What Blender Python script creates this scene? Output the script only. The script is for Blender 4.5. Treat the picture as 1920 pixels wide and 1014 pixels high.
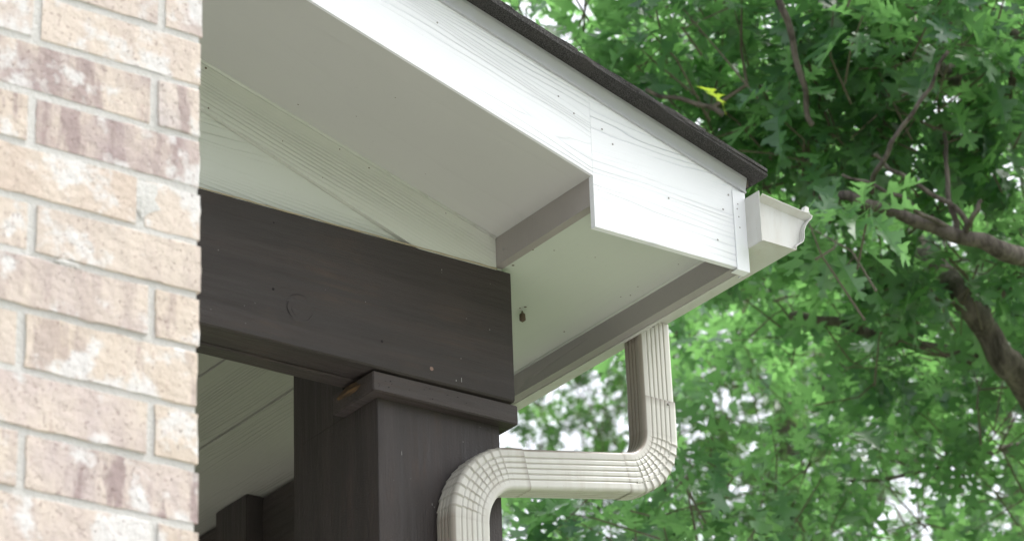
import bpy, math, random
import numpy as np
from math import sin, cos, tan, pi, radians
from mathutils import Vector, Matrix

for o in list(bpy.data.objects): bpy.data.objects.remove(o)
S = bpy.context.scene
C = S.collection
H = 1.6                       # eye height above the ground

# ------------------------------------------------------------------ camera
cam_d = bpy.data.cameras.new('camera'); cam = bpy.data.objects.new('camera', cam_d); C.objects.link(cam)
right = Vector((0.81690744, -0.57592212, -0.0312402))
up = Vector((-0.22335335, -0.36582051, 0.90348693))
fwd = Vector((0.53176641, 0.7310876, 0.42747563))
M3 = Matrix((right, up, -fwd)).transposed()
cam.matrix_world = Matrix.Translation((0, 0, H)) @ M3.to_4x4()
cam_d.sensor_width = 36.0
cam_d.lens = 36.0 * 6180.6 / 1920
cam_d.clip_start = 0.05; cam_d.clip_end = 2000
cam_d.dof.use_dof = True; cam_d.dof.focus_distance = 6.1
cam_d.dof.aperture_fstop = 9.0
S.camera = cam

# ------------------------------------------------------------------ sky, sun, exposure
SUN_EL, SUN_AZ = radians(62), radians(105)      # azimuth clockwise from +Y
W = bpy.data.worlds.new('World'); S.world = W; W.use_nodes = True
nt = W.node_tree; nt.nodes.clear()
sky = nt.nodes.new('ShaderNodeTexSky'); sky.sky_type = 'NISHITA'; sky.sun_disc = False
sky.sun_elevation = SUN_EL; sky.sun_rotation = SUN_AZ
sky.air_density = 1.0; sky.dust_density = 6.0; sky.ozone_density = 1.0
hs = nt.nodes.new('ShaderNodeHueSaturation'); hs.inputs['Saturation'].default_value = 0.30
bg = nt.nodes.new('ShaderNodeBackground'); bg.inputs['Strength'].default_value = 0.14
out = nt.nodes.new('ShaderNodeOutputWorld')
nt.links.new(sky.outputs[0], hs.inputs['Color']); nt.links.new(hs.outputs[0], bg.inputs['Color'])
nt.links.new(bg.outputs[0], out.inputs['Surface'])
sd = bpy.data.lights.new('sun', 'SUN'); sd.energy = 0.5; sd.angle = radians(18); sd.color = (1.0, 0.985, 0.965)
sun = bpy.data.objects.new('sun', sd); C.objects.link(sun)
sv = Vector((sin(SUN_AZ)*cos(SUN_EL), cos(SUN_AZ)*cos(SUN_EL), sin(SUN_EL)))
sun.rotation_euler = (-sv).to_track_quat('-Z', 'Y').to_euler(); sun.location = (0, -5, 12)
vs = S.view_settings; vs.view_transform = 'Standard'; vs.look = 'None'; vs.gamma = 1; vs.exposure = 1.62
vs.use_curve_mapping = False
S.render.engine = 'CYCLES'
S.cycles.max_bounces = 10; S.cycles.diffuse_bounces = 6; S.cycles.transmission_bounces = 6

# ------------------------------------------------------------------ helpers
def link(o, parent=None):
    C.objects.link(o)
    if parent is not None: o.parent = parent
    return o
def tag(o, label=None, cat=None, group=None, kind=None):
    if label: o['label'] = label
    if cat: o['category'] = cat
    if group: o['group'] = group
    if kind: o['kind'] = kind
    return o
def thing(name, label, cat, loc, group=None):
    o = bpy.data.objects.new(name, None); o.location = loc; o.empty_display_size = .2
    link(o); return tag(o, label, cat, group)
def origin(o):
    v = Vector((0, 0, 0))
    while o is not None: v += o.location; o = o.parent
    return v
def mesh(name, verts, faces, mat, parent=None, smooth=False, centre=False, kind=None):
    """verts in world metres; stored relative to the parent"""
    V = np.array(verts, dtype=float); off = np.array(origin(parent)) if parent is not None else np.zeros(3)
    V = V - off
    c = np.zeros(3)
    if centre: c = (V.max(0) + V.min(0)) / 2; V = V - c
    me = bpy.data.meshes.new(name); me.from_pydata([tuple(v) for v in V], [], [tuple(f) for f in faces]); me.update()
    if smooth: me.polygons.foreach_set('use_smooth', [True]*len(me.polygons))
    if mat: me.materials.append(mat)
    o = bpy.data.objects.new(name, me); o.location = c; link(o, parent)
    if kind: o['kind'] = kind
    return o
class B:
    def __init__(s): s.v = []; s.f = []
    def add(s, v, f):
        n = len(s.v); s.v += [tuple(x) for x in v]; s.f += [tuple(i+n for i in q) for q in f]; return s
    def box(s, x0, x1, y0, y1, z0, z1, b=0.0):
        if b <= 0:
            v = [(x, y, z) for z in (z0, z1) for y in (y0, y1) for x in (x0, x1)]
            return s.add(v, [(0,2,3,1),(4,5,7,6),(0,1,5,4),(2,6,7,3),(0,4,6,2),(1,3,7,5)])
        import bmesh
        bm = bmesh.new(); r = bmesh.ops.create_cube(bm, size=1)
        for v in bm.verts: v.co = Vector(((x0+x1)/2+v.co.x*(x1-x0), (y0+y1)/2+v.co.y*(y1-y0), (z0+z1)/2+v.co.z*(z1-z0)))
        bmesh.ops.bevel(bm, geom=bm.edges[:], offset=b, segments=2, affect='EDGES')
        bm.verts.index_update(); V = [v.co[:] for v in bm.verts]; F = [[v.index for v in f.verts] for f in bm.faces]; bm.free()
        return s.add(V, F)
    def prism(s, poly, y0, y1):
        """polygon in (x,z), extruded along Y"""
        n = len(poly)
        v = [(x, y0, z) for x, z in poly] + [(x, y1, z) for x, z in poly]
        ar = sum(poly[i][0]*poly[(i+1)%n][1]-poly[(i+1)%n][0]*poly[i][1] for i in range(n))
        f = [tuple(range(n)), tuple(range(2*n-1, n-1, -1))] + [(i, i+n, (i+1)%n+n, (i+1)%n) for i in range(n)]
        if ar < 0: f = [q[::-1] for q in f]
        return s.add(v, f)
    def out(s, name, mat, parent=None, **k): return mesh(name, s.v, s.f, mat, parent, **k)
def tube(path, radii, seg=8):
    path = [Vector(p) for p in path]; b = B(); V = []; F = []
    ref = Vector((0.13, 0.31, 0.94)).normalized()
    for i, p in enumerate(path):
        t = (path[min(i+1, len(path)-1)] - path[max(i-1, 0)]).normalized()
        a = t.cross(ref).normalized(); c = t.cross(a)
        for k in range(seg):
            an = 2*pi*k/seg; V.append(tuple(p + (a*cos(an)+c*sin(an))*radii[i]))
    for i in range(len(path)-1):
        for k in range(seg): F.append((i*seg+k, i*seg+(k+1)%seg, (i+1)*seg+(k+1)%seg, (i+1)*seg+k))
    F.append(tuple(range(seg))[::-1]); F.append(tuple((len(path)-1)*seg+k for k in range(seg)))
    return V, F

# ------------------------------------------------------------------ materials
def mat(name, col, rough=.6, spec=.4):
    m = bpy.data.materials.new(name); m.use_nodes = True; nt = m.node_tree
    p = nt.nodes['Principled BSDF']; p.inputs['Base Color'].default_value = (*col, 1); p.inputs['Roughness'].default_value = rough
    p.inputs['Specular IOR Level'].default_value = spec
    return m, nt, p
def N(nt, t, **k):
    n = nt.nodes.new(t)
    for a, b in k.items(): setattr(n, a, b)
    return n
def coords(nt, scale, rot=(0, 0, 0), loc=(0, 0, 0)):
    """object coordinates turned by rot first, then stretched"""
    tc = N(nt, 'ShaderNodeTexCoord'); m1 = N(nt, 'ShaderNodeMapping'); m1.inputs['Rotation'].default_value = rot
    m1.inputs['Location'].default_value = loc
    m2 = N(nt, 'ShaderNodeMapping'); m2.inputs['Scale'].default_value = scale
    nt.links.new(tc.outputs['Object'], m1.inputs[0]); nt.links.new(m1.outputs[0], m2.inputs[0]); return m2.outputs[0]
def noise(nt, vec, scale, detail=4, rough=.55):
    n = N(nt, 'ShaderNodeTexNoise'); n.inputs['Scale'].default_value = scale; n.inputs['Detail'].default_value = detail
    n.inputs['Roughness'].default_value = rough; nt.links.new(vec, n.inputs['Vector']); return n.outputs['Fac']
def ramp(nt, fac, stops):
    r = N(nt, 'ShaderNodeValToRGB'); e = r.color_ramp.elements
    while len(e) < len(stops): e.new(0.5)
    for k, (p, c) in enumerate(stops):
        e[k].position = p; e[k].color = (c, c, c, 1) if not isinstance(c, tuple) else (*c, 1)
    nt.links.new(fac, r.inputs[0]); return r.outputs[0]
def mix(nt, fac, a, b, mode='MIX'):
    m = N(nt, 'ShaderNodeMix', data_type='RGBA', blend_type=mode)
    for s, v in ((0, fac), (6, a), (7, b)):
        if isinstance(v, (int, float)): m.inputs[s].default_value = v
        elif isinstance(v, tuple): m.inputs[s].default_value = (*v, 1)
        else: nt.links.new(v, m.inputs[s])
    return m.outputs[2]
def math_(nt, op, a, b=None):
    m = N(nt, 'ShaderNodeMath', operation=op)
    for s, v in ((0, a), (1, b)):
        if v is None: continue
        if isinstance(v, (int, float)): m.inputs[s].default_value = v
        else: nt.links.new(v, m.inputs[s])
    return m.outputs[0]
def bump(nt, p, h, dist, strength=1.0):
    b = N(nt, 'ShaderNodeBump'); b.inputs['Distance'].default_value = dist; b.inputs['Strength'].default_value = strength
    nt.links.new(h, b.inputs['Height']); nt.links.new(b.outputs[0], p.inputs['Normal'])

def grain_mat(name, col, line_col, rot=(0, 0, 0), axis='X', spacing=.012, dist=.0012, rough=.55, dirt=.10, line_amt=.5, wob=1.0, spec=.35):
    """embossed cedar grain pressed into painted fibre cement: wavy lines run along `axis` after rot"""
    m, nt, p = mat(name, col, rough, spec)
    i = 'XYZ'.index(axis)
    st = [1.0, 1.0, 1.0]; st[i] = .10
    v = coords(nt, tuple(st), rot)
    warp = noise(nt, v, 9.0, 3, .5)                     # slow wander of the grain
    sep = N(nt, 'ShaderNodeSeparateXYZ'); nt.links.new(v, sep.inputs[0])
    if axis == 'Y': c = sep.outputs[0]
    elif axis == 'X': c = math_(nt, 'ADD', sep.outputs[2], math_(nt, 'MULTIPLY', sep.outputs[1], .8))
    else: c = math_(nt, 'ADD', sep.outputs[0], math_(nt, 'MULTIPLY', sep.outputs[1], .9))
    ph = math_(nt, 'ADD', math_(nt, 'MULTIPLY', c, 1/spacing), math_(nt, 'MULTIPLY', warp, 7.0*wob))
    fr = math_(nt, 'FRACT', ph)
    line = ramp(nt, fr, [(0.0, 1.0), (.10, .35), (.30, 0.0), (.92, 0.0), (1.0, 1.0)])
    fade = ramp(nt, noise(nt, v, 13.0, 2, .5), [(.40, 0.0), (.62, 1.0)])
    L = math_(nt, 'MULTIPLY', line, fade)
    fine = noise(nt, v, 220.0, 3, .6)
    ht = math_(nt, 'ADD', math_(nt, 'MULTIPLY', L, -1.0), math_(nt, 'MULTIPLY', fine, .35))
    bump(nt, p, ht, dist)
    o = coords(nt, (1, 1, 1))
    big = ramp(nt, noise(nt, o, 3.5, 5, .6), [(.35, 0.0), (.75, 1.0)])
    c1 = mix(nt, math_(nt, 'MULTIPLY', big, dirt), col, tuple(k*.72 for k in col))
    spk = ramp(nt, noise(nt, o, 160.0, 2, .5), [(.70, 0.0), (.76, 1.0)])
    c2 = mix(nt, math_(nt, 'MULTIPLY', spk, .35*dirt*4), c1, tuple(k*.45 for k in col))
    c3 = mix(nt, math_(nt, 'MULTIPLY', L, line_amt), c2, line_col)
    nt.links.new(c3, p.inputs['Base Color'])
    return m

RAKE = math.atan(0.2993)
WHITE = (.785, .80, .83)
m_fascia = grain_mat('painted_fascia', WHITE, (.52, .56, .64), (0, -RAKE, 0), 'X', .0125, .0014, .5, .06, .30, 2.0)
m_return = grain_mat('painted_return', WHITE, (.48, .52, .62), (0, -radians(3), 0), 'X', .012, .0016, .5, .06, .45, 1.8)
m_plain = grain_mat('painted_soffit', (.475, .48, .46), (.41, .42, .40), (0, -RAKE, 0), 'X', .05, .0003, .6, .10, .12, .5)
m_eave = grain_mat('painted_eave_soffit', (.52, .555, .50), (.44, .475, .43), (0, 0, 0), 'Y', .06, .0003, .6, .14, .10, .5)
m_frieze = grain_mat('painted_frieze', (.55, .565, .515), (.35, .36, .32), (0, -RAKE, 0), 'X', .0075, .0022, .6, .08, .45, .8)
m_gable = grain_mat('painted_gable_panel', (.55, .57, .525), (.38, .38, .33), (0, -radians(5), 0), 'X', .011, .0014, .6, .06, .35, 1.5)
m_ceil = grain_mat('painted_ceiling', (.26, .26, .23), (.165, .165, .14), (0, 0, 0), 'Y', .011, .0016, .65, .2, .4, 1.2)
m_taupe = grain_mat('taupe_board_upright', (.33, .305, .29), (.22, .20, .185), (0, 0, 0), 'Z', .0045, .0009, .6, .15, .45, .5)  # inner boards: darker, browner base than the white fascia
m_taupe2 = grain_mat('taupe_board', (.33, .315, .305), (.27, .25, .245), (0, 0, 0), 'Y', .02, .0006, .6, .2, .15, .6)

def dark_wood(name, rot, axis, col=(.038, .032, .030)):
    m, nt, p = mat(name, col, .62, .35)
    st = [1., 1., 1.]; st['XYZ'.index(axis)] = .06
    v = coords(nt, tuple(st), rot)
    g = noise(nt, v, 95, 5, .65); g2 = noise(nt, v, 22, 3, .5)
    sp = ramp(nt, g2, [(.46, 0.0), (.62, 1.0)])
    o = coords(nt, (1, 1, 1))
    worn = math_(nt, 'MULTIPLY', ramp(nt, noise(nt, o, 5, 5, .65), [(.50, 0.0), (.68, 1.0)]), ramp(nt, g, [(.45, 0.0), (.6, 1.0)]))
    c = mix(nt, math_(nt, 'MULTIPLY', sp, .35), col, (col[0]*1.6, col[1]*1.5, col[2]*1.5))
    c = mix(nt, math_(nt, 'MULTIPLY', worn, .4), c, (.095, .066, .052))
    fleck = ramp(nt, noise(nt, o, 130, 2, .5), [(.79, 0.0), (.82, 1.0)])
    c = mix(nt, math_(nt, 'MULTIPLY', fleck, .5), c, (.22, .21, .20))
    nt.links.new(c, p.inputs['Base Color'])
    rr = ramp(nt, g, [(.3, .5), (.7, .75)]); nt.links.new(rr, p.inputs['Roughness'])
    bump(nt, p, math_(nt, 'ADD', g, math_(nt, 'MULTIPLY', noise(nt, o, 300, 2, .5), .3)), .0028, 1.0)
    return m
m_beam = dark_wood('dark_brown_beam', (0, 0, 0), 'X')
m_beamy = dark_wood('dark_brown_side_beam', (0, 0, 0), 'Y')
m_post = dark_wood('dark_brown_post', (0, 0, 0), 'Z', (.042, .036, .035))
m_cap = dark_wood('dark_brown_cap', (0, 0, 0), 'X', (.049, .042, .040))

def metal(name, col, dirt, rough=.42):
    m, nt, p = mat(name, col, rough, .5)
    o = coords(nt, (1, 1, 1)); v = coords(nt, (1, 1, .18))
    d = ramp(nt, noise(nt, v, 38, 5, .65), [(.42, 0.0), (.72, 1.0)])
    d2 = ramp(nt, noise(nt, o, 9, 4, .6), [(.40, .15), (.70, 1.0)])
    s = ramp(nt, noise(nt, o, 210, 2, .5), [(.71, 0.0), (.76, 1.0)])
    c = mix(nt, math_(nt, 'MULTIPLY', math_(nt, 'MULTIPLY', d, d2), dirt), col, (.36, .31, .25))
    c = mix(nt, math_(nt, 'MULTIPLY', s, dirt*.7), c, (.22, .19, .15))
    nt.links.new(c, p.inputs['Base Color']); return m, nt, p
m_gutter, _, _ = metal('white_aluminium_gutter', (.53, .535, .515), .45)
m_drip, _nt, _p = metal('galvanised_drip_edge', (.42, .43, .45), .20, .38)
_p.inputs['Metallic'].default_value = .25
m_trim, _, _ = metal('white_corner_trim', (.80, .82, .85), .05)
m_spout, nt_, p_ = metal('cream_downspout', (.52, .515, .475), .55, .36)
# brown stain along one side; rib and pleat creases darkened for contrast
a_ = N(nt_, 'ShaderNodeAttribute'); a_.attribute_name = 'stain_contrast'
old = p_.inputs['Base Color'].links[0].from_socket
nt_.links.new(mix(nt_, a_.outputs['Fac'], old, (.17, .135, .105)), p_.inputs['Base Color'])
m_screw, _, p_ = mat('screw_steel', (.28, .27, .25), .35); p_.inputs['Metallic'].default_value = .8
m_nail, _, _ = mat('rusted_nail', (.30, .29, .29), .6)
m_chip, nt_, p_ = mat('bare_splintered_wood', (.30, .17, .07), .8)
nt_.links.new(mix(nt_, ramp(nt_, noise(nt_, coords(nt_, (1, .2, 1)), 160, 3), [(.4, 0.0), (.6, 1.0)]), (.17, .10, .045), (.05, .032, .02)), p_.inputs['Base Color'])
m_void, _, _ = mat('roof_deck_wood', (.11, .09, .075), .9)

# shingle: mineral granules
m_sh, nt_, p_ = mat('asphalt_shingle', (.06, .058, .056), .95, .2)
o_ = coords(nt_, (1, 1, 1)); gsp = noise(nt_, o_, 520, 3, .7)
cc = mix(nt_, ramp(nt_, gsp, [(.42, 0.0), (.62, 1.0)]), (.018, .018, .018), (.105, .103, .10))
cc = mix(nt_, ramp(nt_, noise(nt_, o_, 22, 4), [(.45, 0.0), (.7, .5)]), cc, (.075, .07, .066)); nt_.links.new(cc, p_.inputs['Base Color'])
bump(nt_, p_, gsp, .003)

# brick: colour of each piece comes from its own object colour, plus lime smears and burnt patches
m_brick, nt_, p_ = mat('tumbled_brick', (.5, .4, .35), .9, .2)
oi = N(nt_, 'ShaderNodeObjectInfo'); tcb = N(nt_, 'ShaderNodeTexCoord')
off = N(nt_, 'ShaderNodeVectorMath', operation='MULTIPLY'); comb = N(nt_, 'ShaderNodeCombineXYZ')
for k in range(3): nt_.links.new(oi.outputs['Random'], comb.inputs[k])
nt_.links.new(comb.outputs[0], off.inputs[0]); off.inputs[1].default_value = (37, 11, 23)
add = N(nt_, 'ShaderNodeVectorMath', operation='ADD'); nt_.links.new(tcb.outputs['Object'], add.inputs[0]); nt_.links.new(off.outputs[0], add.inputs[1])
V_ = add.outputs[0]
mp = N(nt_, 'ShaderNodeMapping'); mp.inputs['Scale'].default_value = (1, 1, .22); nt_.links.new(V_, mp.inputs[0])
mp2 = N(nt_, 'ShaderNodeMapping'); mp2.inputs['Scale'].default_value = (1, 1, .6); nt_.links.new(V_, mp2.inputs[0])
base = mix(nt_, ramp(nt_, noise(nt_, mp2.outputs[0], 14, 5, .6), [(.35, 0.0), (.65, 1.0)]), oi.outputs['Color'], (.62, .54, .47))
dk = math_(nt_, 'MULTIPLY', ramp(nt_, noise(nt_, mp.outputs[0], 34, 4, .6), [(.50, 0.0), (.60, 1.0)]), oi.outputs['Alpha'])
base = mix(nt_, dk, base, (.33, .26, .255))
sm = math_(nt_, 'MULTIPLY', ramp(nt_, noise(nt_, V_, 13, 5, .62), [(.53, 0.0), (.60, 1.0)]), .85)
base = mix(nt_, sm, base, (.66, .65, .645))
sp_ = ramp(nt_, noise(nt_, V_, 230, 2, .5), [(.655, 0.0), (.69, 1.0)])
base = mix(nt_, math_(nt_, 'MULTIPLY', sp_, .55), base, (.30, .20, .19))
streak = ramp(nt_, noise(nt_, mp.outputs[0], 150, 2, .6), [(.66, 0.0), (.74, 1.0)])
base = mix(nt_, math_(nt_, 'MULTIPLY', streak, .45), base, (.38, .27, .25))
nt_.links.new(base, p_.inputs['Base Color'])
hb = math_(nt_, 'ADD', noise(nt_, V_, 60, 5, .65), math_(nt_, 'MULTIPLY', sp_, -.6)); bump(nt_, p_, hb, .0045)
m_mortar, nt_, p_ = mat('grey_mortar', (.56, .55, .52), .95, .2)
o_ = coords(nt_, (1, 1, 1))
nt_.links.new(mix(nt_, noise(nt_, o_, 22, 5), (.55, .54, .515), (.70, .69, .67)), p_.inputs['Base Color']); bump(nt_, p_, noise(nt_, o_, 140, 5, .7), .005)

# foliage
def leaf_mat(name, top, pale, trans):
    m = bpy.data.materials.new(name); m.use_nodes = True; nt = m.node_tree; nt.nodes.clear()
    at = N(nt, 'ShaderNodeAttribute'); at.attribute_name = 'tint'
    c = mix(nt, at.outputs['Fac'], top, pale)
    v = coords(nt, (1, 1, 1)); c = mix(nt, math_(nt, 'MULTIPLY', noise(nt, v, 30, 3), .35), c, tuple(k*.6 for k in top))
    p = N(nt, 'ShaderNodeBsdfPrincipled'); nt.links.new(c, p.inputs['Base Color'])
    p.inputs['Roughness'].default_value = .33; p.inputs['Specular IOR Level'].default_value = 1.0
    tr = N(nt, 'ShaderNodeBsdfTranslucent')
    nt.links.new(mix(nt, at.outputs['Fac'], trans, tuple(min(1, k*1.35) for k in trans)), tr.inputs['Color'])
    mx = N(nt, 'ShaderNodeMixShader'); mx.inputs[0].default_value = .5
    nt.links.new(p.outputs[0], mx.inputs[1]); nt.links.new(tr.outputs[0], mx.inputs[2])
    o = N(nt, 'ShaderNodeOutputMaterial'); nt.links.new(mx.outputs[0], o.inputs[0]); return m
m_leaf = leaf_mat('oak_leaf', (.066, .136, .118), (.105, .185, .100), (.20, .44, .12))
m_leaf2 = leaf_mat('far_oak_leaf', (.060, .125, .070), (.10, .18, .07), (.17, .37, .09))
m_bark, nt_, p_ = mat('oak_bark', (.12, .10, .085), .9, .2)
v_ = coords(nt_, (1, 1, .25))
nt_.links.new(mix(nt_, ramp(nt_, noise(nt_, v_, 26, 5, .7), [(.35, 0.0), (.65, 1.0)]), (.05, .042, .037), (.19, .165, .145)), p_.inputs['Base Color'])
bump(nt_, p_, noise(nt_, v_, 30, 5, .7), .015)
m_stalk, _, _ = mat('leaf_stalk', (.24, .28, .07), .6)
m_twig, _, _ = mat('young_twig', (.13, .11, .085), .8)
# ground
m_lawn, nt_, p_ = mat('mown_lawn', (.09, .14, .05), .95, .1)
o_ = coords(nt_, (1, 1, 1))
nt_.links.new(mix(nt_, noise(nt_, o_, 3, 8, .7), (.07, .12, .035), (.14, .19, .07)), p_.inputs['Base Color']); bump(nt_, p_, noise(nt_, o_, 60, 4), .03)
m_conc, nt_, p_ = mat('concrete_paving', (.42, .41, .38), .9, .2)
o_ = coords(nt_, (1, 1, 1))
nt_.links.new(mix(nt_, noise(nt_, o_, 2.5, 8, .65), (.36, .35, .32), (.48, .47, .44)), p_.inputs['Base Color']); bump(nt_, p_, noise(nt_, o_, 90, 4), .003)

# ------------------------------------------------------------------ ground
tag(mesh('ground', [(-400, -400, 0), (400, -400, 0), (400, 400, 0), (-400, 400, 0)], [(0, 1, 2, 3)], m_lawn), kind='structure')
b = B(); b.box(-9, 5.2, -9, 4.1, -.1, .03, .01); tag(b.out('bounce_paving', m_conc), kind='structure')  # unseen pale paving, added to bounce light up to the soffit
b = B(); b.box(-3.2, 3.7, 4.13, 8.2, -.1, .12, .012); tag(b.out('porch_floor', m_conc), kind='structure')

# ------------------------------------------------------------------ measures of the eave (z above the camera's eye + H)
Yf, Yw, Yb = 4.200, 4.515, 4.505
xr, xfo, xfi = 3.2422, 3.5938, 3.5645
zA, zf, zs = 2.6904+H, 2.5891+H, 2.6386+H
zu = lambda x: 3.8269+H-.29933*x            # top of the rake board
zl = lambda x: 3.6626+H-.29933*x            # its lower edge
zb0, zb1 = 2.3678+H, 2.6285+H
XR = 0.30                                   # ridge
XL = -2.9                                   # far eave, out of the frame

# ------------------------------------------------------------------ brick wall
rng = random.Random(5)
xk, Yk = 1.9228, 3.3239
wall = thing('brick_wall', 'pale tumbled brick wall corner with light grey mortar at the left edge of the photo', 'wall', (1.2, Yk+.13, 0))
# height of each bed joint at the corner, as laid (courses are uneven)
def fp(px, py, y):
    d = fwd + right*((px-960)/6180.6) - up*((py-507)/6180.6); d = d*(y/d.y); return d.x, d.z+H
joints = [75, 165, 262, 357, 456, 555, 657, 769, 878, 989]
zj = [fp(371, j, Yk)[1] for j in joints]
while zj[0] < 4.72: zj.insert(0, zj[0]+.0765)
n_above = len(zj)-10
while zj[-1] > .30: zj.append(zj[-1]-.078)
core = B(); core.box(xk-1.048, xk-.004, Yk+.0021, Yk+.26, 0, zj[0]-.004, 0)
core.out('mortar', m_mortar, wall)
def brick_mesh(w, d, h, seed, fine):
    r = random.Random(seed); nx, nz = (max(4, int(w/.016)), 6) if fine else (2, 1)
    V = []; F = []
    # front face grid, with chipped uneven rim; straight box behind it
    idx = {}
    ph = [r.uniform(0, 9) for _ in range(6)]
    for j in range(nz+1):
        for i in range(nx+1):
            u, v = i/nx, j/nz; x = (u-.5)*w; z = (v-.5)*h; y = 0
            if fine:
                if i in (1, nx-1): x = (w/2-.0014)*(1 if i > 1 else -1)
                if j in (1, nz-1): z = (h/2-.0013)*(1 if j > 1 else -1)
            if fine:
                edge = min(i, nx-i, j, nz-j) == 0
                if edge:
                    y += .0009 + r.uniform(0, .0008)
                    if i in (0, nx): x += (-1 if i else 1)*r.uniform(-.0006, .0028)
                    if j in (0, nz): z += (-1 if j else 1)*(r.uniform(-.0008, .0020) + .0010*sin(ph[j % 2]+i*1.3))
                    if (i in (0, nx)) and (j in (0, nz)): x += (-1 if i else 1)*r.uniform(.001, .004); z += (-1 if j else 1)*r.uniform(.001, .003); y += .003
                else: y += r.uniform(-.00015, .00015)
            idx[i, j] = len(V); V.append((x, y-d/2, z))
    for j in range(nz):
        for i in range(nx): F.append((idx[i, j], idx[i+1, j], idx[i+1, j+1], idx[i, j+1]))
    rim = [(i, 0) for i in range(nx)] + [(nx, j) for j in range(nz)] + [(i, nz) for i in range(nx, 0, -1)] + [(0, j) for j in range(nz, 0, -1)]
    n0 = len(V)
    for i, j in rim:
        x, y, z = V[idx[i, j]]; V.append((x, -d/2+.012, z)) if fine else V.append((x, d/2, z))
    m = len(rim)
    for k in range(m): F.append((idx[rim[(k+1) % m]], idx[rim[k]], n0+k, n0+(k+1) % m))
    if fine:
        n1 = len(V)
        for k in range(m): V.append((V[n0+k][0], d/2, V[n0+k][2]))
        for k in range(m): F.append((n0+(k+1) % m, n0+k, n1+k, n1+(k+1) % m))
        F.append(tuple(n1+k for k in range(m)))
    else: F.append(tuple(n0+k for k in range(m)))
    me = bpy.data.meshes.new('brick'); me.from_pydata(V, [], F); me.materials.append(m_brick)
    me.polygons.foreach_set('use_smooth', [False]*len(me.polygons)); me.update(); return me
PINK, CREAM, TAN, PURP, OCH, GREY = (.52, .445, .425), (.58, .505, .45), (.55, .46, .395), (.38, .31, .31), (.55, .465, .39), (.53, .475, .46)
# visible courses from the top: joint nearest the corner (sight px), colours left to right ending at the corner
spec = {0: (302, [GREY, PINK, PINK]), 1: (70, [GREY, CREAM]), 2: (292, [PURP, GREY]), 3: (61, [TAN, PURP]), 4: (262, [TAN, CREAM]),
        5: (57, [CREAM, CREAM]), 6: (283, [PINK, OCH]), 7: (42, [CREAM, OCH]), 8: (282, [PINK, OCH]), 9: (35, [PURP, PINK]), 10: (283, [PINK, TAN])}
dark_amt = {2: .75, 3: .9, 6: .5, 8: .35, 9: .95, 10: .4, 0: .2}
PXM = 1318.0
plain = {}
for k in range(len(zj)-1):
    c = k - n_above + 1
    z1, z0 = zj[k]-.0047, zj[k+1]+.0047; h = z1-z0
    odd = (c % 2 != 0)
    seen = 0 <= c <= 10
    if seen:
        jx = spec[c][0]; cols = spec[c][1]
        pm = 120 if c == 0 else 0
        ym = (joints[c-1]+joints[c])/2 if 1 <= c <= 9 else (26 if c == 0 else 1040)
        first = xk-fp(jx, ym-(.295-.0105*c)*(371-jx), Yk)[0]
    else: first = .245 if odd else .066; cols = []
    x1 = xk + rng.uniform(-.003, .003); w = first-.006; col_i = 0
    for q in range(5):
        w = min(w, x1-(xk-1.052))
        if w < .012: break
        x0 = x1-w
        if seen and col_i < len(cols): col = cols[-1-col_i]
        else: col = rng.choice([PINK, CREAM, TAN, PURP, OCH, GREY])
        col_i += 1
        d = .245 if (not odd and q == 0) else .09
        fine = -3 <= c <= 13 and q < 3
        if fine: me = brick_mesh(w, d, h, k*17+q, True)
        else:
            key = (round(w, 3), d, round(h, 3))
            if key not in plain: plain[key] = brick_mesh(w, d, h, 1, False)
            me = plain[key]
        o = bpy.data.objects.new('brick', me); link(o, wall)
        o.location = Vector(((x0+x1)/2, Yk+d/2+rng.uniform(-.0015, .0015), (z0+z1)/2)) - wall.location
        o.rotation_euler = (rng.uniform(-.006, .006), rng.uniform(-.004, .004), rng.uniform(-.006, .006))
        j = rng.uniform(.94, 1.06)
        al = dark_amt.get(c, rng.choice([0, .2, .5])) * (1 if q == 0 or c in (2, 3, 9) else .6)
        o.color = (col[0]*j, col[1]*j, col[2]*j, al)
        x1 = x0-.0105; w = .236
# lumps of mortar squeezed over the arrises near the corner
b = B()
for (cx, kk, rx, rz) in ((xk-.085, n_above+3, .024, .026), (xk-.19, n_above+5, .02, .005)):
    zc = zj[kk]-(.03 if rz > .02 else 0); V = []; F = []
    r = random.Random(int(cx*1e4)); n = 16
    for ring in range(4):
        s = 1-ring/3.6
        for a in range(n):
            q = 1+.22*sin(a*1.9+cx*50)+r.uniform(-.12, .12)
            V.append((cx+rx*s*q*cos(2*pi*a/n), Yk-.0016*(1-s)+.0006, zc+rz*s*q*sin(2*pi*a/n)))
    for ring in range(3):
        for a in range(n): F.append((ring*n+a, ring*n+(a+1) % n, (ring+1)*n+(a+1) % n, (ring+1)*n+a))
    F.append(tuple(3*n+a for a in range(n))); b.add(V, F)
b.out('mortar_smear', m_mortar, wall, smooth=True, kind='stuff')

# ------------------------------------------------------------------ porch roof
roof = thing('porch_roof', 'white boxed gable eave of the porch with grey soffit and dark shingle edge', 'roof', (1.5, Yf+.6, 2.6+H))
# rake board
b = B(); b.prism([(XR, zl(XR)), (xr, zl(xr)), (xr, zu(xr)), (XR, zu(XR))], Yf, Yf+.006)
b.out('rake_fascia', m_fascia, roof)
LS = lambda x: zl(2*XR-x)
b = B(); b.prism([(XL, zl(2*XR-XL)), (XR-.001, zl(XR)), (XR-.001, zu(XR)), (XL, zu(2*XR-XL))], Yf, Yf+.006)
b.out('rake_fascia', m_fascia, roof)
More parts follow.
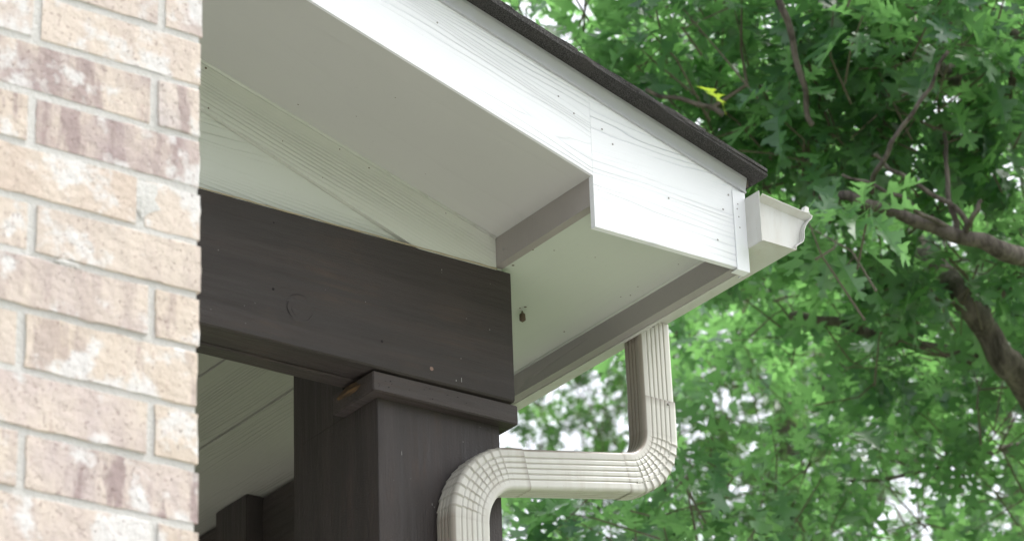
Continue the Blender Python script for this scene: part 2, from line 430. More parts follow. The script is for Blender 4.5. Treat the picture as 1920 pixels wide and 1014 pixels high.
# deep return board at the eave end
b = B()
b.prism([(xr+.0002, zf), (xfo, zf), (xfo, zu(xfo)), (xr+.0002, zu(xr))], Yf-.0003, Yf+.012)
ret = b.out('return_fascia', m_return, roof)
b = B(); b.box(xfo-.0275, xfo+.0015, Yf-.0035, Yf-.0012, zf-.004, zu(xfo)-.004)
b.box(xfo+.0001, xfo+.0016, Yf-.0034, Yf+.030, zf-.004, zu(xfo)-.004); b.box(xfo-.0275, xfo+.0015, Yf-.0034, Yf+.016, zf-.0055, zf-.0040)
b.out('corner_trim', m_trim, ret)
def nail(x, z, y, r, parent, m=m_nail, name='nail_head'):
    V = []; F = []; n = 8
    for k in range(n): V.append((x+r*cos(2*pi*k/n), y, z+r*sin(2*pi*k/n)))
    V.append((x, y-r*.35, z))
    for k in range(n): F.append((k, (k+1) % n, n))
    return mesh(name, V, F, m, parent, centre=True)
def fp(px, py, y=Yf):                         # place a mark on the board from its measured position
    d = fwd + right*((px-960)/6180.6) - up*((py-507)/6180.6); d = d*(y/d.y); return d.x, d.z+H
for px, py in ((1253, 372), (1365, 366), (1355, 393), (1148, 271), (1128, 243), (1345, 450)):
    x, z = fp(px, py); nail(x, z, Yf-.0014, .0021, ret)
for px, py in ((820, 43), (1047, 181), (1076, 213)):
    x, z = fp(px, py); nail(x, z, Yf-.0002, .0021, roof)
for px, py in ((1381, 384), (1380, 393), (1383, 408), (1385, 428)):
    x, z = fp(px, py); nail(x, z, Yf-.0037, .0016, ret)
# drip edge: bead at the bottom, flange leaning out to the shingles
b = B()
for (x0, x1) in ((XR, xfo+.004),):
    prof = [(0, 0), (-.0055, .0005), (-.0060, .0030), (-.0035, .0052), (-.0040, .009), (-.0085, .0245), (-.009, .030), (0, .031)]
    V = [(x, Yf-.0005+dy, zu(x)+dz-.003) for x in (x0, x1) for dy, dz in prof]; n = len(prof)
    b.add(V, [(k, (k+1) % n, (k+1) % n+n, k+n) for k in range(n)] + [tuple(range(n))[::-1], tuple(range(n, 2*n))])
b.out('drip_edge', m_drip, roof)
# roof deck and shingle courses
zd = lambda x: zu(x)+.028
b = B(); b.prism([(XR, zd(XR)-.012), (xfo+.012, zd(xfo+.012)-.012), (xfo+.012, zd(xfo+.012)), (XR, zd(XR))], Yf-.004, 8.6)
b.out('roof_deck', m_void, roof)
b = B(); b.prism([(XL-.05, zd(2*XR-XL)-.012), (XR-.002, zd(XR)-.012), (XR-.002, zd(XR)), (XL-.05, zd(2*XR-XL))], Yf-.004, 8.6)
b.out('roof_deck', m_void, roof)
YS = Yf-.044
rs = random.Random(11)
ex = .150; xtip = 3.6200; k = 0; nrm = Vector((.2868, 0, .958))
def slab(x0, x1, h0, h1, ya, yb, thick):      # x0 downhill; lies on the deck at height h0 (downhill) .. h1 (uphill)
    b = B(); z0, z1 = zd(x0)+h0, zd(x1)+h1
    ny = max(1, int((yb-ya)/.3)); V = []; F = []
    # ragged front edge
    n = 12
    for j in range(n+1):
        t = j/n; x = x0+(x1-x0)*t; z = z0+(z1-z0)*t; y = ya+rs.uniform(-.0012, .0012)
        V += [(x, y, z), (x, y+rs.uniform(-.001, .001), z+thick), (x, yb, z), (x, yb, z+thick)]
    for j in range(n):
        a = 4*j; c = a+4
        F += [(a, c, c+1, a+1), (a+1, c+1, c+3, a+3), (a+2, a+3, c+3, c+2), (a, a+2, c+2, c)]
    F += [(0, 1, 3, 2), (4*n, 4*n+2, 4*n+3, 4*n+1)]
    b.add(V, F); return b
while xtip-ex*k > XR+.1:
    x0 = xtip-ex*k*.958; x1 = max(XR, x0-.30)
    fr = YS + rs.uniform(-.004, .003)
    slab(x0, x1, .0090, .0010, fr, 8.62, .0070).out('shingle_course', m_sh, roof)
    k += 1
slab(3.620, XR, .0000, .0000, YS, 8.62, .0060).out('starter_course', m_sh, roof)
for k in range(0, 22):
    x0 = 2*XR-(xtip-ex*k*.958)
    if x0 > XR-.1: break
    x1 = min(XR-.002, x0+.30)
    bb = B(); g = lambda x: zd(2*XR-x)
    bb.prism([(x0, g(x0)+.0065), (x1, g(x1)+.0005), (x1, g(x1)+.0065), (x0, g(x0)+.0125)], YS, 8.62); bb.out('shingle_course', m_sh, roof)
b = B(); b.prism([(XR-.15, zd(XR+.15)+.016), (XR, zd(XR)+.018), (XR+.15, zd(XR+.15)+.016), (XR+.15, zd(XR+.15)+.021), (XR, zd(XR)+.026), (XR-.15, zd(XR+.15)+.021)], YS-.004, 8.62)
b.out('ridge_cap', m_sh, roof)
# sloping soffit under the rake
so = .0004
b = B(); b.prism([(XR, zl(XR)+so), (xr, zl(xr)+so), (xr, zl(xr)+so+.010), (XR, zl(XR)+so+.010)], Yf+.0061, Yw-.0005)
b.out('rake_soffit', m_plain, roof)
# bead of paint along the soffit joint
V, F = tube([(XR+.02, Yw-.0115, zl(XR+.02)+so-.0005), (xr-.002, Yw-.0115, zl(xr-.002)+so-.0005)], [.0035, .0035], 8)
mesh('caulk_bead', V, F, m_gable, roof, smooth=True)
# frieze along the rake (its lower edge tapers a little) and the panel beneath
fb = lambda x: 2.7908+H-.3490*(x-2.6082) if x > 2.2 else 2.7908+H-.3490*(-.4082)-.29933*(x-2.2)
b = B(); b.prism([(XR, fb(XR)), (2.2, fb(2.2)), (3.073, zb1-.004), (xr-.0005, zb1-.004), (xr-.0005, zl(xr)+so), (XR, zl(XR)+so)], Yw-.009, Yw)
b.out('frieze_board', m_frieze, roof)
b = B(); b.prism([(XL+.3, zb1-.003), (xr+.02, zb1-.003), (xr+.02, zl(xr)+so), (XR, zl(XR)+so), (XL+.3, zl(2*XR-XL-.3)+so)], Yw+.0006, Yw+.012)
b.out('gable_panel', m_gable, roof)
b = B(); b.box(XL+.3, xr+.02, Yw+.013, Yw+.10, zb1+.012, zs+.06); b.out('gable_framing', m_void, roof)
# upright board that closes the step down to the level soffit
b = B(); b.prism([(xr+.0005, zs-.002), (xr+.019, zs-.002), (xr+.019, zl(xr)+.03), (xr+.0005, zl(xr)+.03)], Yf+.0121, Yw+.03)
b.out('return_side_board', m_taupe, roof)
# level eave soffit, inner and outer eave boards
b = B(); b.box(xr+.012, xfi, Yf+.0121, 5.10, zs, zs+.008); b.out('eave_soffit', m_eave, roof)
b = B(); b.box(xfi, xfo-.0085, Yf+.0121, 8.6, zf+.0005, zs+.13); b.out('inner_eave_board', m_taupe2, roof)
b = B(); b.box(xfo-.0080, xfo-.0002, Yf+.0121, 8.6, zf-.001, zs+.118); b.out('eave_fascia', m_gutter, roof)
V, F = tube([(xfi-.001, Yf+.02, zs-.0008), (xfi-.001, 5.09, zs-.0008)], [.0028, .0028], 8); mesh('caulk_bead', V, F, m_eave, roof, smooth=True)
# porch ceiling boards seen through the opening
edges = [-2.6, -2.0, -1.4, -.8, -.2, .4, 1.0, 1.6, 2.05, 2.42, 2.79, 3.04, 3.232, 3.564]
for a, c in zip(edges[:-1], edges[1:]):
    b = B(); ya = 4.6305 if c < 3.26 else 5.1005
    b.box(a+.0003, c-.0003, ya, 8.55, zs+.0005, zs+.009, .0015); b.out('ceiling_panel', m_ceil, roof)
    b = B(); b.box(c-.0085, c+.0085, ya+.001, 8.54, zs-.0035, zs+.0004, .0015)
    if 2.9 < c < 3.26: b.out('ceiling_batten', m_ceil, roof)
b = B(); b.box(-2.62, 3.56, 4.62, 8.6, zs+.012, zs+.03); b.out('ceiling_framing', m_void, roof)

# ------------------------------------------------------------------ insect case hanging from the soffit, spider specks
def onz(px, py, z):
    d = fwd + right*((px-960)/6180.6) - up*((py-507)/6180.6); d = d*((z-H)/d.z); return d.x, d.y
m_bag, _, _ = mat('dry_insect_case', (.12, .09, .065), .95)
x, y = onz(979, 583, zs)
V = []; F = []; n = 9; r = random.Random(2)
prof = [(0, .0012), (-.004, .002), (-.007, .0055), (-.013, .0068), (-.019, .0055), (-.023, .0015)]
for dz, rad in prof:
    for k in range(n): q = rad*(1+r.uniform(-.18, .18)); V.append((x+q*cos(2*pi*k/n), y+q*sin(2*pi*k/n), zs+dz))
for j in range(len(prof)-1):
    for k in range(n): F.append((j*n+k, (j+1)*n+k, (j+1)*n+(k+1) % n, j*n+(k+1) % n))
F += [tuple(range(n)), tuple((len(prof)-1)*n+k for k in range(n))[::-1]]
bag = mesh('insect_case', V, F, m_bag, smooth=True)
tag(bag, 'small brown insect case hanging from the eave soffit beside the beam end', 'insect case')
b = B()
for px, py, s in ((999, 468, .0022), (1039, 469, .0016), (1116, 482, .0014), (1272, 495, .0015), (1164, 556, .0016), (1182, 553, .0018), (1196, 537, .0016), (1058, 621, .0022), (985, 575, .003), (975, 577, .002), (962, 497, .003)):
    x, y = onz(px, py, zs)
    b.add([(x+s*cos(a), y+s*sin(a), zs-.0004-.0003*(k % 2)) for k, a in enumerate(2*pi*i/7 for i in range(7))], [tuple(range(7))[::-1]])
for px, py, q in ((610, 247, .0022), (637, 280, .0014), (692, 315, .0016), (850, 395, .0020), (836, 400, .0012), (559, 196, .0018), (741, 183, .0014), (668, 218, .0012), (798, 326, .0010), (386, 128, .0024), (391, 203, .0018), (530, 265, .0012), (605, 333, .0010)):
    # meet the sight line with the slope (or the frieze where it is in front)
    d = fwd + right*((px-960)/6180.6) - up*((py-507)/6180.6); k_ = (zl(0)+so-H)/(d.z+.29933*d.x); P_ = d*k_
    if P_.y < Yw-.02:
        z_ = P_.z+H-.0005; b.add([(P_.x+q*cos(a), P_.y+q*.7*sin(a), z_-.29933*q*cos(a)) for a in (2*pi*i/7 for i in range(7))], [tuple(range(7))[::-1]])
    else:
        P_ = d*((Yw-.0095)/d.y); b.add([(P_.x+q*cos(a), P_.y, P_.z+H+q*sin(a)) for a in (2*pi*i/7 for i in range(7))], [tuple(range(7))])
b.out('dirt_fleck', m_bag, roof, kind='stuff')
d = fwd + right*((944-960)/6180.6) - up*((467-507)/6180.6); P_ = d*((xr+.0005)/d.x)
V, F = tube([(xr+.001, P_.y, P_.z+H), (xr-.0012, P_.y, P_.z+H)], [.0028, .0024], 8); mesh('nail_head', V, F, m_nail, roof, centre=True)
# loose caulk and rust line where the frieze meets the beam
V = []; F = []; rq = random.Random(3)
pth = [(2.0+(xr-2.0)*i/60, Yw-.0095+rq.uniform(-.0003, .0003), zb1+.0008+rq.uniform(-.0006, .0006)) for i in range(61)]
V, F = tube(pth, [.0012+rq.uniform(0, .0008) for _ in pth], 6); m_rust, _, _ = mat('stained_caulk', (.36, .31, .22), .8); mesh('stained_caulk', V, F, m_rust, roof, smooth=True)

# ------------------------------------------------------------------ gable beam
beam = thing('porch_beam', 'dark brown built-up wooden beam spanning from the brick wall to the column', 'beam', (.5, Yb+.06, zb0))
def plank(x0, x1, y0, y1, z0, z1, seed, amp=.0012, nseg=90):
    """long board with slightly wandering, worn lower arris"""
    r = random.Random(seed); V = []; F = []; ph = r.uniform(0, 6)
    for i in range(nseg+1):
        x = x0+(x1-x0)*i/nseg; w = amp*(sin(i*.61+ph)+.6*sin(i*1.7+2*ph))*.5+r.uniform(-amp, amp)*.35
        bv = .003
        ring = [(y0+bv, z0+w), (y0, z0+bv+w), (y0, z1-bv), (y0+bv, z1), (y1-bv, z1), (y1, z1-bv), (y1, z0+bv), (y1-bv, z0+w*.4)]
        V += [(x, a, c) for a, c in ring]
    for i in range(nseg):
        for k in range(8): F.append((i*8+k, i*8+(k+1) % 8, (i+1)*8+(k+1) % 8, (i+1)*8+k)[::-1])
    F += [tuple(range(8)), tuple(nseg*8+k for k in range(8))[::-1]]
    return V, F
V, F = plank(XL+.5, 3.2728, Yb, Yb+.038, zb0, zb1, 3); mesh('beam_board', V, F, m_beam, beam)
V, F = plank(XL+.5, 3.2720, Yb+.0385, Yb+.0765, zb0+.0045, zb1-.002, 4); mesh('beam_board', V, F, m_beam, beam)
V, F = plank(XL+.5, 3.2724, Yb+.077, Yb+.1165, zb0+.002, zb1-.001, 5); mesh('beam_board', V, F, m_beam, beam)
# knot: raised ring with checks
m_knot = dark_wood('knot', (0, 0, 0), 'X', (.048, .043, .043))
kx, kz = fp(563, 580, Yb)
V = []; F = []; n = 28; rr_ = random.Random(9)
rings = [(1.0, 0), (.86, .0012), (.72, .0004), (.58, .0009), (0.3, .0010)]
for s, hgt in rings:
    for k in range(n): q = s*(1+.07*sin(3*k*2*pi/n+1)); V.append((kx+.030*q*cos(2*pi*k/n), Yb-.0003-hgt, kz+.027*q*sin(2*pi*k/n)))
for j in range(len(rings)-1):
    for k in range(n): F.append((j*n+k, j*n+(k+1) % n, (j+1)*n+(k+1) % n, (j+1)*n+k))
F.append(tuple((len(rings)-1)*n+k for k in range(n)))
mesh('knot', V, F, m_beam, beam, smooth=True)
m_crk, _, _ = mat('knot_crack', (.010, .009, .009), .9)
for (a0, a1, q, rad) in ((2.2, 4.6, .92, .0009), (4.9, 6.1, .80, .0012), (1.2, 2.3, 1.05, .0006), (3.0, 4.2, .62, .0006)):
    V, F = tube([(kx+.030*q*cos(a0+(a1-a0)*t/9)*(1+.03*sin(5*t)), Yb-.0010, kz+.027*q*sin(a0+(a1-a0)*t/9)) for t in range(10)], [rad*.6*(.3+.7*sin(pi*(t+.5)/10)) for t in range(10)], 5); mesh('knot_crack', V, F, m_crk, beam)
m_pit, _, _ = mat('filled_nail_hole', (.012, .010, .010), .9); m_plug, _, _ = mat('worn_plug', (.24, .16, .13), .8)
m_splash, _, _ = mat('paint_speck', (.36, .36, .34), .8)
for px, py in ((512, 542), (513, 418), (716, 640)):
    x, z = fp(px, py, Yb); nail(x, z, Yb-.0006, .0028 if py > 500 else .0018, beam, m_pit, 'nail_hole')
x, z = fp(809, 691, Yb); nail(x, z, Yb-.0006, .0042, beam, m_plug, 'wood_plug')
b = B()
for px, py, w, h in ((828, 506, .0012, .0028), (828, 511, .001, .001), (409, 469, .0012, .0018), (685, 566, .0010, .0012), (864, 672, .001, .0018), (478, 568, .0008, .0012), (458, 573, .0009, .001), (460, 606, .001, .001), (865, 712, .0012, .008), (855, 713, .0015, .003), (395, 580, .001, .001), (919, 532, .0008, .001), (918, 618, .0008, .003), (874, 597, .0006, .002)):
    x, z = fp(px, py, Yb); w *= .5; h *= .55; b.add([(x-w, Yb-.0006, z-h), (x+w, Yb-.0006, z-h), (x+w*.8, Yb-.0006, z+h), (x-w*.8, Yb-.0006, z+h)], [(0, 1, 2, 3)])
b.out('paint_speck', m_splash, beam, kind='stuff')

# ------------------------------------------------------------------ column
colm = thing('porch_column', 'square dark brown column with a cap board under the beam, beside the downspout', 'column', (3.126, 4.68, .12))
b = B(); b.box(2.9925, 3.2592, 4.5376, 4.8210, .12, 2.3263+H-.0001, .0008); b.out('shaft', m_post, colm)
b = B(); b.box(2.9925, 3.2592, 4.6505, 4.8210, 2.3263+H-.00005, zs-.0004, .0004); b.out('rear_shaft', m_post, colm)
cz0, cz1 = 2.3263+H, 2.3678+H-.0035
cap = B(); cap.box(2.9679, 3.2846, 4.5124, 4.6495, cz0, cz1, .0018); capo = cap.out('cap_board', m_cap, colm)
# splintered patch on the shaded left side of the cap
x = 2.9679; V = []; F = []; n = 11; r = random.Random(6)
for k in range(n):
    a = 2*pi*k/n; V.append((x-.0012, 4.590+.036*cos(a)*(1+r.uniform(-.3, .3)), cz0+.026+.010*sin(a)*(1+r.uniform(-.3, .3))))
V.append((x-.004, 4.590, cz0+.026)); F = [(k, n, (k+1) % n) for k in range(n)]
mesh('bare_wood_chip', V, F, m_chip, capo)
b = B()
r = random.Random(8)
for k in range(26):
    x = r.uniform(2.975, 3.278); z = r.uniform(cz0+.005, cz1-.005); w = r.uniform(.0006, .002); h = w*r.uniform(.4, .9)
    b.add([(x-w, 4.5122, z-h), (x+w, 4.5122, z-h*.6), (x+w*.9, 4.5122, z+h), (x-w*.7, 4.5122, z+h*.8)], [(0, 1, 2, 3)])
b.out('worn_pit', m_pit, capo, kind='stuff')
b = B()
for px, py, w, h in ((753, 849, .0009, .006), (868, 828, .0009, .0014), (810, 945, .001, .004), (814, 950, .001, .002), (770, 897, .0008, .001), (738, 900, .0006, .001), (900, 800, .0008, .001)):
    x, z = fp(px, py, 4.5376); w *= .5; h *= .6; b.add([(x-w, 4.5371, z-h), (x+w, 4.5371, z-h), (x+w*.8, 4.5371, z+h), (x-w*.8, 4.5371, z+h)], [(0, 1, 2, 3)])
b.out('paint_speck', m_splash, colm, kind='stuff')
b = B(); b.box(2.975, 3.277, 4.52, 4.839, .12, .26, .003); b.out('base_board', m_post, colm)

# rear dark post and side beam below the ceiling, seen through the opening
b = B(); b.box(3.4400, 3.5600, 5.735, 5.868, .12, zs-.0006, .003)
tag(b.out('rear_post', m_post), 'dark brown post rising to the porch ceiling, behind the opening between brick and column', 'post')
b = B(); b.box(3.478, 3.5635, 5.869, 8.4, zs-.26, zs-.0045, .003); b.box(3.478, 3.5635, 5.45, 5.734, zs-.26, zs-.0045, .003)
tag(b.out('side_beam', m_beamy), 'dark brown side beam running back under the porch ceiling behind the column', 'beam')
# house wall at the back of the porch
b = B(); b.box(-3.0, 3.44, 8.2, 8.55, 0, zs-.002); b.box(-3.0, -2.7, 4.7, 8.2, 0, zs-.002)
tag(b.out('house_wall', m_mortar), 'plain house wall closing the back of the porch behind the beam', 'wall')

# ------------------------------------------------------------------ gutter (K profile) on the eave
gut = thing('gutter', 'white metal eave gutter with a profiled front hanging on the eave right of the fascia', 'gutter', (xfo+.06, 4.9, 2.63+H))
zg = 2.632+H; Yg = 4.155
K = [(xfo+.001, 2.734+H), (xfo+.001, zg), (3.6722, zg), (3.6735, zg+.007), (3.6770, zg+.0105), (3.6915, zg+.022), (3.6945, zg+.030), (3.6955, zg+.045), (3.7005, zg+.057),
     (3.7080, zg+.068), (3.7165, zg+.076), (3.7185, zg+.083), (3.7160, zg+.090), (3.7085, zg+.092), (3.7030, zg+.0885), (3.7045, zg+.083), (3.7105, zg+.083)]
def sheet(prof, t):                              # offset polyline -> closed ribbon
    n = len(prof); o = []
    for i, (x, z) in enumerate(prof):
        a = Vector(prof[max(0, i-1)]); c = Vector(prof[min(n-1, i+1)]); d = (c-a).normalized(); o.append((x-d.y*t, z+d.x*t))
    return list(prof)+o[::-1]
def ribbon(prof, t, y0, y1):
    n = len(prof); q = sheet(prof, t); V = [(x, y0, z) for x, z in q]+[(x, y1, z) for x, z in q]; m = 2*n; F = []
    for i in range(m): F.append((i, (i+1) % m, (i+1) % m+m, i+m))
    for i in range(n-1):
        F.append((i, m-1-i, m-2-i, i+1)); F.append((i+m, i+1+m, m-2-i+m, m-1-i+m))
    return V, F
V, F = ribbon(K, .0009, Yg, 8.7); mesh('trough', V, F, m_gutter, gut)
body = K[1:12]
plate = [(xfo+.002, 2.722+H)] + [(x-.0012 if x > 3.65 else x, z+.0009) for x, z in body] 
plate[-1] = (3.7150, zg+.076)
b = B(); b.prism(plate, Yg+.008, Yg+.0092); ec = b.out('end_cap', m_gutter, gut)
# folded top rim of the end cap: leans toward the viewer, and the small crimped tab by the lip
b = B(); tz0, tz1 = 2.7220+H, 2.7085+H
b.add([(xfo+.003, Yg-.006, tz0+.004), (3.7150, Yg-.006, tz1+.004), (3.7150, Yg+.009, tz1-.006), (xfo+.003, Yg+.009, tz0-.006),
       (xfo+.003, Yg-.006, tz0+.0052), (3.7150, Yg-.006, tz1+.0052), (3.7150, Yg+.0095, tz1-.0048), (xfo+.003, Yg+.0095, tz0-.0048)],
      [(0, 1, 2, 3), (4, 7, 6, 5), (0, 4, 5, 1), (1, 5, 6, 2), (2, 6, 7, 3), (3, 7, 4, 0)])
b.out('top_rim', m_gutter, ec)
V, F = ribbon([(x+.0012, z-.0008) if i else (x, z-.0008) for i, (x, z) in enumerate(K[1:12])], .0012, Yg-.0035, Yg+.004); mesh('profile_rim', V, F, m_gutter, ec)
b = B(); b.prism([(3.6960, zg+.082), (3.7010, zg+.096), (3.7090, zg+.094), (3.7075, zg+.083)], Yg-.007, Yg+.004); b.out('crimped_tab', m_gutter, ec)
# raised back flange end and hangers inside
b = B(); b.box(xfo+.0003, xfo+.0012, Yg, Yf+.02, zg+.0012, 2.735+H); b.out('back_flange', m_gutter, gut)
for y in (4.6, 5.2, 5.8, 6.4, 7.0, 7.6, 8.2):
    b = B(); b.box(xfo+.002, 3.705, y, y+.02, zg+.078, zg+.080); b.out('hanger', m_screw, gut)

# ------------------------------------------------------------------ downspout
spt = thing('downspout', 'cream ribbed metal downspout with two elbows running from the gutter to the column', 'downspout', (3.149, 4.5, .15))
def rib_profile(w, d, ribs_w, ribs_d, corner=.0075, res=.0011):
    """closed profile (a across width w, b across depth d, crease flag)"""
    pts = []
    def face(L, n, pitch, pos, depth):
        m = int(L/res); arr = []
        for i in range(m+1):
            s = -L/2+L*i/m; dip = 0
            for k in range(n):
                c = (k-(n-1)/2)*pitch; t = abs(s-c)
                if t < .0022: dip = max(dip, depth*(.5+.5*cos(pi*t/.0022)))
            arr.append((s, dip))
        return arr
    hw, hd = w/2, d/2
    # front (b=-hd): a from -hw to hw
    for s, dip in face(w-2*corner, ribs_w, .0105, 0, .0016): pts.append((s, -hd+dip, dip))
    for k in range(1, 5): a = -pi/2+pi/2*k/5; pts.append((hw-corner+corner*cos(a), -hd+corner+corner*sin(a), 0))
    for s, dip in face(d-2*corner, ribs_d, .0100, 0, .0016): pts.append((hw-dip, s, dip))
    for k in range(1, 5): a = pi/2*k/5; pts.append((hw-corner+corner*cos(a), hd-corner+corner*sin(a), 0))
    for s, dip in face(w-2*corner, ribs_w, .0105, 0, .0016): pts.append((-s, hd-dip, dip))
    for k in range(1, 5): a = pi/2+pi/2*k/5; pts.append((-hw+corner+corner*cos(a), hd-corner+corner*sin(a), 0))
    for s, dip in face(d-2*corner, ribs_d, .0100, 0, .0016): pts.append((-hw+dip, -s, dip))
    for k in range(1, 5): a = pi+pi/2*k/5; pts.append((-hw+corner+corner*cos(a), -hd+corner+corner*sin(a), 0))
    return pts
def sweep(path, name, parent, w=.079, d=.053, ribs_w=5, ribs_d=3, pleat=None, scale_ends=(1, 1)):
    """path: list of (centre Vector, tangent Vector in the XZ plane, s 0..1 through the bend or None)"""
    P = rib_profile(w, d, ribs_w, ribs_d); n = len(P); V = []; G = []
    for i, (c, t, s) in enumerate(path):
        e = Vector((-t.z, 0, t.x))                      # right hand of travel when looking along +Y... a axis
        f = i/(len(path)-1); sc = scale_ends[0]*(1-f)+scale_ends[1]*f
        for a, b_, dip in P:
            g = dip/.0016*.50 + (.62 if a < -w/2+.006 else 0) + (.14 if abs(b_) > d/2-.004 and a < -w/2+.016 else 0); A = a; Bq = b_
            if pleat and s is not None:
                npl, side, amp = pleat
                # side: +1 pleats strongest toward +a, -1 toward -a
                u = (a*side/(w/2)+1)/2                  # 0 at the plain side .. 1 at the pleated side
                env = min(1, max(0, (u-.12)/.30))*min(1, s*8)*min(1, (1-s)*8)
                fr = (s*npl+.12*sin(u*3)) % 1.0
                saw = (fr-.5)+(.9*math.exp(-((fr-.97)/.05)**2))
                if b_ < -d/2+.006 or b_ > d/2-.006: Bq = b_*(1+0) + (-1 if b_ < 0 else 1)*amp*saw*env
                if a*side > w/2-.006: A = a+side*amp*.9*saw*env
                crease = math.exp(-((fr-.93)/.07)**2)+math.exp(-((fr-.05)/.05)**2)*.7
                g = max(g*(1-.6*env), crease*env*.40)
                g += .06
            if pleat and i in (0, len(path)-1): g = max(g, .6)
            p = c + e*A*sc; V.append((p.x, p.y+Bq*sc, p.z)); G.append(min(1, g))
    F = []
    for i in range(len(path)-1):
        for k in range(n): F.append((i*n+k, i*n+(k+1) % n, (i+1)*n+(k+1) % n, (i+1)*n+k))
    o = mesh(name, V, F, m_spout, parent, smooth=True)
    at = o.data.attributes.new('stain_contrast', 'FLOAT', 'POINT'); at.data.foreach_set('value', G)
    return o
xa, xb_ = 3.640, 3.149
ang = math.atan(.2246); dirr = Vector((-cos(ang), 0, -sin(ang)))
zc1 = 2.287+H+.2246*(xa-3.519); zc2 = 2.287+H+.2246*(xb_-3.519)
yc = lambda x: 4.5655-(xa-x)/(xa-xb_)*.062
bend = pi/2-ang
def arc(cx, cz, r, a0, a1, n, s=True):
    out = []
    for i in range(n+1):
        f = i/n; a = a0+(a1-a0)*f; x = cx+r*cos(a); z = cz+r*sin(a); sg = 1 if a1 > a0 else -1
        out.append((Vector((x, yc(x), z)), Vector((-sin(a)*sg, 0, cos(a)*sg)), f if s else None))
    return out
def line(p, q, n=2):
    p = Vector(p); q = Vector(q); t = (q-p).normalized(); return [(p.lerp(q, i/n), Vector((t.x, 0, t.z)).normalized(), None) for i in range(n+1)]
R1, R2 = .100, .128
T1, T2 = R1*tan(bend/2), R2*tan(bend/2)
dn = Vector((0, 0, -1))
z_s = zc1+T1                                         # bend starts
sweep(line((xa-.0015, yc(xa)+.002, zg-.001), (xa-.0005, yc(xa)+.001, z_s+.062), 3), 'upper_pipe', spt, scale_ends=(.985, .985))
# elbow 1: turns from down to run direction, centre to the left
cx1, cz1_ = xa-R1, z_s
a_end = -(pi/2-ang)
p1 = line((xa, yc(xa), z_s+.072), (xa, yc(xa), z_s+.001), 4) + arc(cx1, cz1_, R1, 0, a_end, 90)
e1 = p1[-1][0]
p1 += line(e1+dirr*.001, Vector((e1.x-.020*cos(ang), yc(e1.x-.02), e1.z-.020*sin(ang))), 2)
el1 = sweep(p1, 'elbow', spt, pleat=(9, 1, .0017), scale_ends=(1.03, 1.03))
# run
s0 = p1[-1][0]-dirr*.004
# elbow 2: turns back to vertical
cx2, cz2_ = xb_+R2, zc2-T2
st = Vector((cx2+R2*cos(pi/2+ang), 0, cz2_+R2*sin(pi/2+ang))); st.y = yc(st.x)
pre = st-dirr*.040; pre.y = yc(pre.x)
sweep(line(s0, (pre.x-.012*cos(ang), yc(pre.x), pre.z-.012*sin(ang)), 3), 'sloping_pipe', spt, scale_ends=(1.0, 1.0))
p2 = line(pre, st-dirr*.001, 3) + arc(cx2, cz2_, R2, pi/2+ang, pi, 110)
p2 += line((xb_, yc(xb_), cz2_-.001), (xb_, yc(xb_), cz2_-.055), 4)
el2 = sweep(p2, 'elbow', spt, pleat=(10, -1, .0015), scale_ends=(1.03, 1.05))
sweep(line((xb_, yc(xb_), cz2_-.045), (xb_, yc(xb_), .25), 4), 'lower_pipe', spt, scale_ends=(1.02, 1.02))
# knurled lock seam along the upper elbow
pth = []; rad = []
for i, (c, t, s_) in enumerate(p1):
    if s_ is None or i % 2: continue
    e = Vector((-t.z, 0, t.x)); q = c+e*.021
    pth.append((q.x, q.y-.0255*1.03-.0004, q.z)); rad.append(.0016 if (i//2) % 2 else .0008)
V, F = tube(pth, rad, 6); mesh('lock_seam', V, F, m_spout, el1, smooth=False)
def screw(px, py, y, r):
    x, z = fp(px, py, y); V, F = tube([(x, y+.001, z), (x, y-.003, z), (x, y-.0042, z)], [r, r, r*.7], 8); mesh('screw', V, F, m_screw, spt, centre=True)
    V, F = tube([(x, y+.001, z), (x, y-.0006, z)], [r*1.45, r*1.45], 10); mesh('screw_washer', V, F, m_gutter, spt, centre=True)
screw(1224, 612, yc(xa)-.0255+.002, .0030); screw(1252, 758, yc(xa)-.0265, .0026)
b = B(); b.box(xb_-.042, xb_+.042, 4.528, 4.5372, 2.6, 2.62); b.out('strap', m_gutter, spt)

